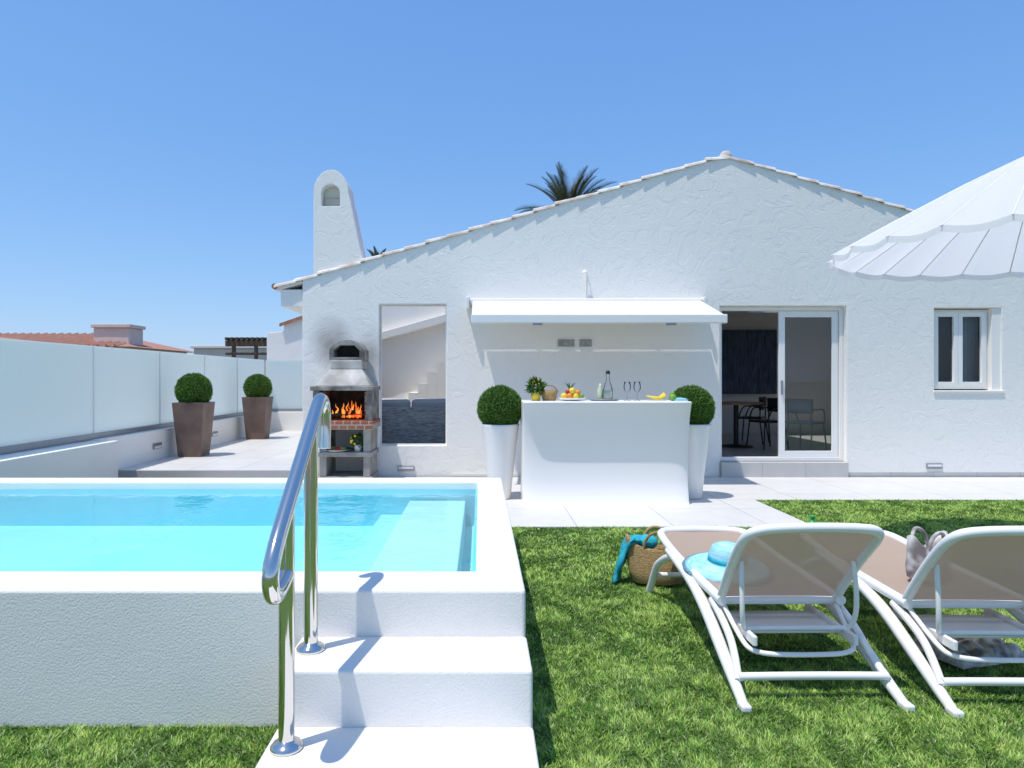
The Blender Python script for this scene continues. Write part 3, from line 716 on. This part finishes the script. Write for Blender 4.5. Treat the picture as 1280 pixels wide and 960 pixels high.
# short valance hanging from the rim
v=[];f=[]
for i in range(tot):
    a=2*math.pi*i/tot; ph=(i%sub)/sub; sc=math.sin(math.pi*ph); r=R*(1-.030*sc)
    v+=[(pc[0]+r*math.cos(a),pc[1]+r*math.sin(a),zrim-.026*sc),(pc[0]+(r+.004)*math.cos(a),pc[1]+(r+.004)*math.sin(a),zrim-.026*sc-.045)]
for i in range(tot): a=2*i; b_=2*((i+1)%tot); f.append((a,b_,b_+1,a+1))
pyd('valance',v,f,M['canopy'],pa,True)
M['seam']=mat('parasol_rib',(.76,.75,.78),.5)
for i in range(NR):
    a=2*math.pi*i/NR; c,s=math.cos(a),math.sin(a)
    tube('rib_%d'%i,[(pc[0]+R*t_*c,pc[1]+R*t_*s,zrim+H*(1-t_**1.10)-.001) for t_ in(.03,.35,.7,1.01)],.0045,M['seam'],pa,res=2,smoothc=False)
tube('pole',[(*pc,.05),(*pc,zrim+H-.01)],.024,M['alu'],pa,smoothc=False)
lathe('finial',[(.05,0),(.04,.03),(.012,.06),(.012,.10)],M['alu'],pa,(*pc,zrim+H-.005),16)
lathe('base',[(.28,0),(.28,.04),(.24,.08),(.04,.09),(.035,.3)],M['concrete'],pa,(*pc,.0))

# ------------------------------------------------------------------ palms
def palm(x,y,zc,Rf,nf,seed,name='palm_tree'):
    rs=random.Random(seed); e=empty(name)
    pr=[]
    k=0;z=0
    while z<zc-.1: pr.append((.24 if k%2 else .20,z)); z+=.16; k+=1
    pr.append((.26,zc-.1)); pr.append((.18,zc+.1)); pr.append((.0001,zc+.2))
    lathe('trunk',pr,M['bark'],e,(x,y,0),14,smooth=False)
    v=[];f=[]
    for i in range(nf):
        az=rs.uniform(0,6.283); el=rs.uniform(-.3,1.45) if i>nf*.4 else rs.uniform(.7,1.5); L=Rf*rs.uniform(.8,1.1)
        pts=[];p=Vector((x,y,zc)); ang=el
        ns=22
        for s in range(ns+1):
            pts.append(p.copy()); d=Vector((math.cos(az)*math.cos(ang),math.sin(az)*math.cos(ang),math.sin(ang))); p=p+d*(L/ns); ang-=(.045+.02*(1.4-el))*(s/ns+.3)
        for s in range(1,ns):
            p=pts[s]; d=(pts[s+1]-pts[s-1]).normalized(); side=d.cross(Vector((0,0,1)))
            if side.length<.05: side=Vector((math.sin(az),-math.cos(az),0))
            side.normalize(); up=side.cross(d).normalized(); t_=s/ns
            a=len(v); w=.02*(1-t_)+.006; v+= [pts[s-1]-side*w,pts[s-1]+side*w,p+side*w,p-side*w]; f.append((a,a+1,a+2,a+3))
            for q in range(2):
                for sg in(-1,1):
                    ll=L*.20*math.sin(math.pi*min(1,t_*.85+.12))*rs.uniform(.8,1.1); dd=(side*sg*.7+d*.9+up*.35).normalized()
                    b0=p+d*(L/ns*.5*q); a=len(v); v+=[b0-d*.016,b0+d*.016,b0+dd*ll]; f.append((a,a+1,a+2))
    pyd('fronds',v,f,M['leafd'],e)
palm(2.25,17.5,5.35,1.5,44,3)
palm(-3.15,21,4.65,.75,26,5)

# ------------------------------------------------------------------ neighbouring houses
def nb(name,x0,x1,y0,y1,zw,zrg,wallm,roofm,chim=None):
    e=empty(name); box('walls',x0,x1,y0,y1,-.1,zw,wallm,e)
    ym=(y0+y1)/2;o_=.4
    v=[(x0-o_,y0-o_,zw),(x1+o_,y0-o_,zw),(x1+o_,y1+o_,zw),(x0-o_,y1+o_,zw),(x0+2,ym,zrg),(x1-2,ym,zrg)]
    pyd('roof',v,[(0,1,5,4),(1,2,5),(2,3,4,5),(3,0,4),(0,3,2,1)],roofm,e)
    k=int((x1-x0)/.35); v=[];f=[]
    for i in range(k):
        xx=x0+.2+i*.35; t1=1 if x0+2<xx<x1-2 else max(.05,min((xx-x0+o_)/2.4,(x1+o_-xx)/2.4)); a=len(v)
        ye=y0-o_+(ym-y0+o_)*t1; ze=zw+(zrg-zw)*t1
        v+=[(xx-.08,y0-o_-.02,zw+.01),(xx,y0-o_-.02,zw+.10),(xx+.08,y0-o_-.02,zw+.01),(xx-.08,ye,ze+.01),(xx,ye,ze+.09),(xx+.08,ye,ze+.01)]
        f+=[(a,a+1,a+4,a+3),(a+1,a+2,a+5,a+4),(a,a+2,a+1)]
    pyd('roof_tiles',v,f,roofm,e)
    if chim:
        for (a,b_,c,d_,z0,z1) in chim:
            box('chimney_stack',a,b_,c,d_,z0,z1,M['pink'],e,.03); box('chimney_cap',a-.08,b_+.08,c-.08,d_+.08,z1+.002,z1+.15,M['pink'],e,.02)
nb('neighbour_house',-30,-14.6,28,34,2.65,3.35,M['farwhite'],M['greyroof'],[(-16.2,-14.7,28.6,29.8,2.5,3.48)])
nb('neighbour_house',-33,-17.5,24,27.4,2.75,3.10,M['farwhite'],M['greyroof'])
e=empty('neighbour_annex'); box('walls',-10.9,-7.6,26,30,-.1,2.50,M['beige'],e); box('parapet',-11,-7.5,25.9,30.1,2.505,2.62,M['farwhite'],e,.02)
pg=empty('pergola')
for i in range(3): box('post_%d'%i,-8.0+i*.72,-7.9+i*.72,22,22.1,-.1,2.40,M['wood'],pg)
box('beam_front',-8.2,-6.2,21.95,22.15,2.40,2.58,M['wood'],pg,.01)
box('beam_low',-8.2,-6.2,21.97,22.07,2.12,2.20,M['wood'],pg,.01)
for i in range(12): box('rafter_%d'%i,-8.15+i*.165,-8.08+i*.165,21.8,24.0,2.585,2.68,M['wood'],pg)
e=empty('neighbour_white_house')
poly('wall',[(-6.25,-.1),(-1.0,-.1),(-1.0,4.2),(-4.95,3.25),(-5.75,2.95),(-5.75,2.75),(-6.25,2.70)],[],20,24,M['farwhite'],e,.02)
pyd('verge_tiles',[(-5.85,19.9,2.97),(-4.9,19.9,3.30),(-1,19.9,4.25),(-1,24,4.25),(-4.9,24,3.30),(-5.85,24,2.97),(-5.85,19.9,2.87),(-4.9,19.9,3.2),(-1,19.9,4.15)],[(0,1,4,5),(1,2,3,4),(0,6,7,1),(1,7,8,2)],M['terracotta'],e)

# ------------------------------------------------------------------ light, sky
sd=Vector((-.27,-.19,1)).normalized()
el=math.asin(sd.z); rot=math.atan2(sd.x,sd.y)
L=D.lights.new('sun','SUN'); L.energy=3.9; L.angle=math.radians(.5); L.color=(1,.97,.925)
lo=D.objects.new('sun',L); COL.objects.link(lo); lo.rotation_euler=(-sd).to_track_quat('-Z','Y').to_euler()
w=D.worlds.new('World'); S.world=w; w.use_nodes=True; n=w.node_tree.nodes; l=w.node_tree.links
sk=n.new('ShaderNodeTexSky'); sk.sky_type='NISHITA'; sk.sun_disc=False; sk.sun_elevation=el; sk.sun_rotation=rot
sk.air_density=1.0; sk.dust_density=.6; sk.ozone_density=2.0; sk.altitude=50
# grade of the physical sky : clear, deep blue air
sep=n.new('ShaderNodeSeparateColor'); cmb=n.new('ShaderNodeCombineColor'); l.new(sk.outputs[0],sep.inputs[0])
for i,(pw,k) in enumerate(((.78,.60),(.60,.74),(.36,1.0))):
    a=n.new('ShaderNodeMath'); a.operation='MULTIPLY'; a.inputs[1].default_value=.15; l.new(sep.outputs[i],a.inputs[0])
    b=n.new('ShaderNodeMath'); b.operation='POWER'; b.inputs[1].default_value=pw; l.new(a.outputs[0],b.inputs[0])
    c=n.new('ShaderNodeMath'); c.operation='MULTIPLY'; c.inputs[1].default_value=k/.15; l.new(b.outputs[0],c.inputs[0]); l.new(c.outputs[0],cmb.inputs[i])
bg=n['Background']; bg.inputs[1].default_value=.15; l.new(cmb.outputs[0],bg.inputs[0])
S.view_settings.view_transform='Standard'; S.view_settings.look='None'; S.view_settings.exposure=0

cam=D.cameras.new('camera'); co=D.objects.new('camera',cam); COL.objects.link(co); S.camera=co
cam.lens=24; cam.sensor_width=36; cam.clip_end=4000; cam.clip_start=.05
cam.shift_x=40/1280; cam.shift_y=-8/1280
co.location=(0,0,1.39); co.rotation_euler=(math.radians(90),0,0)
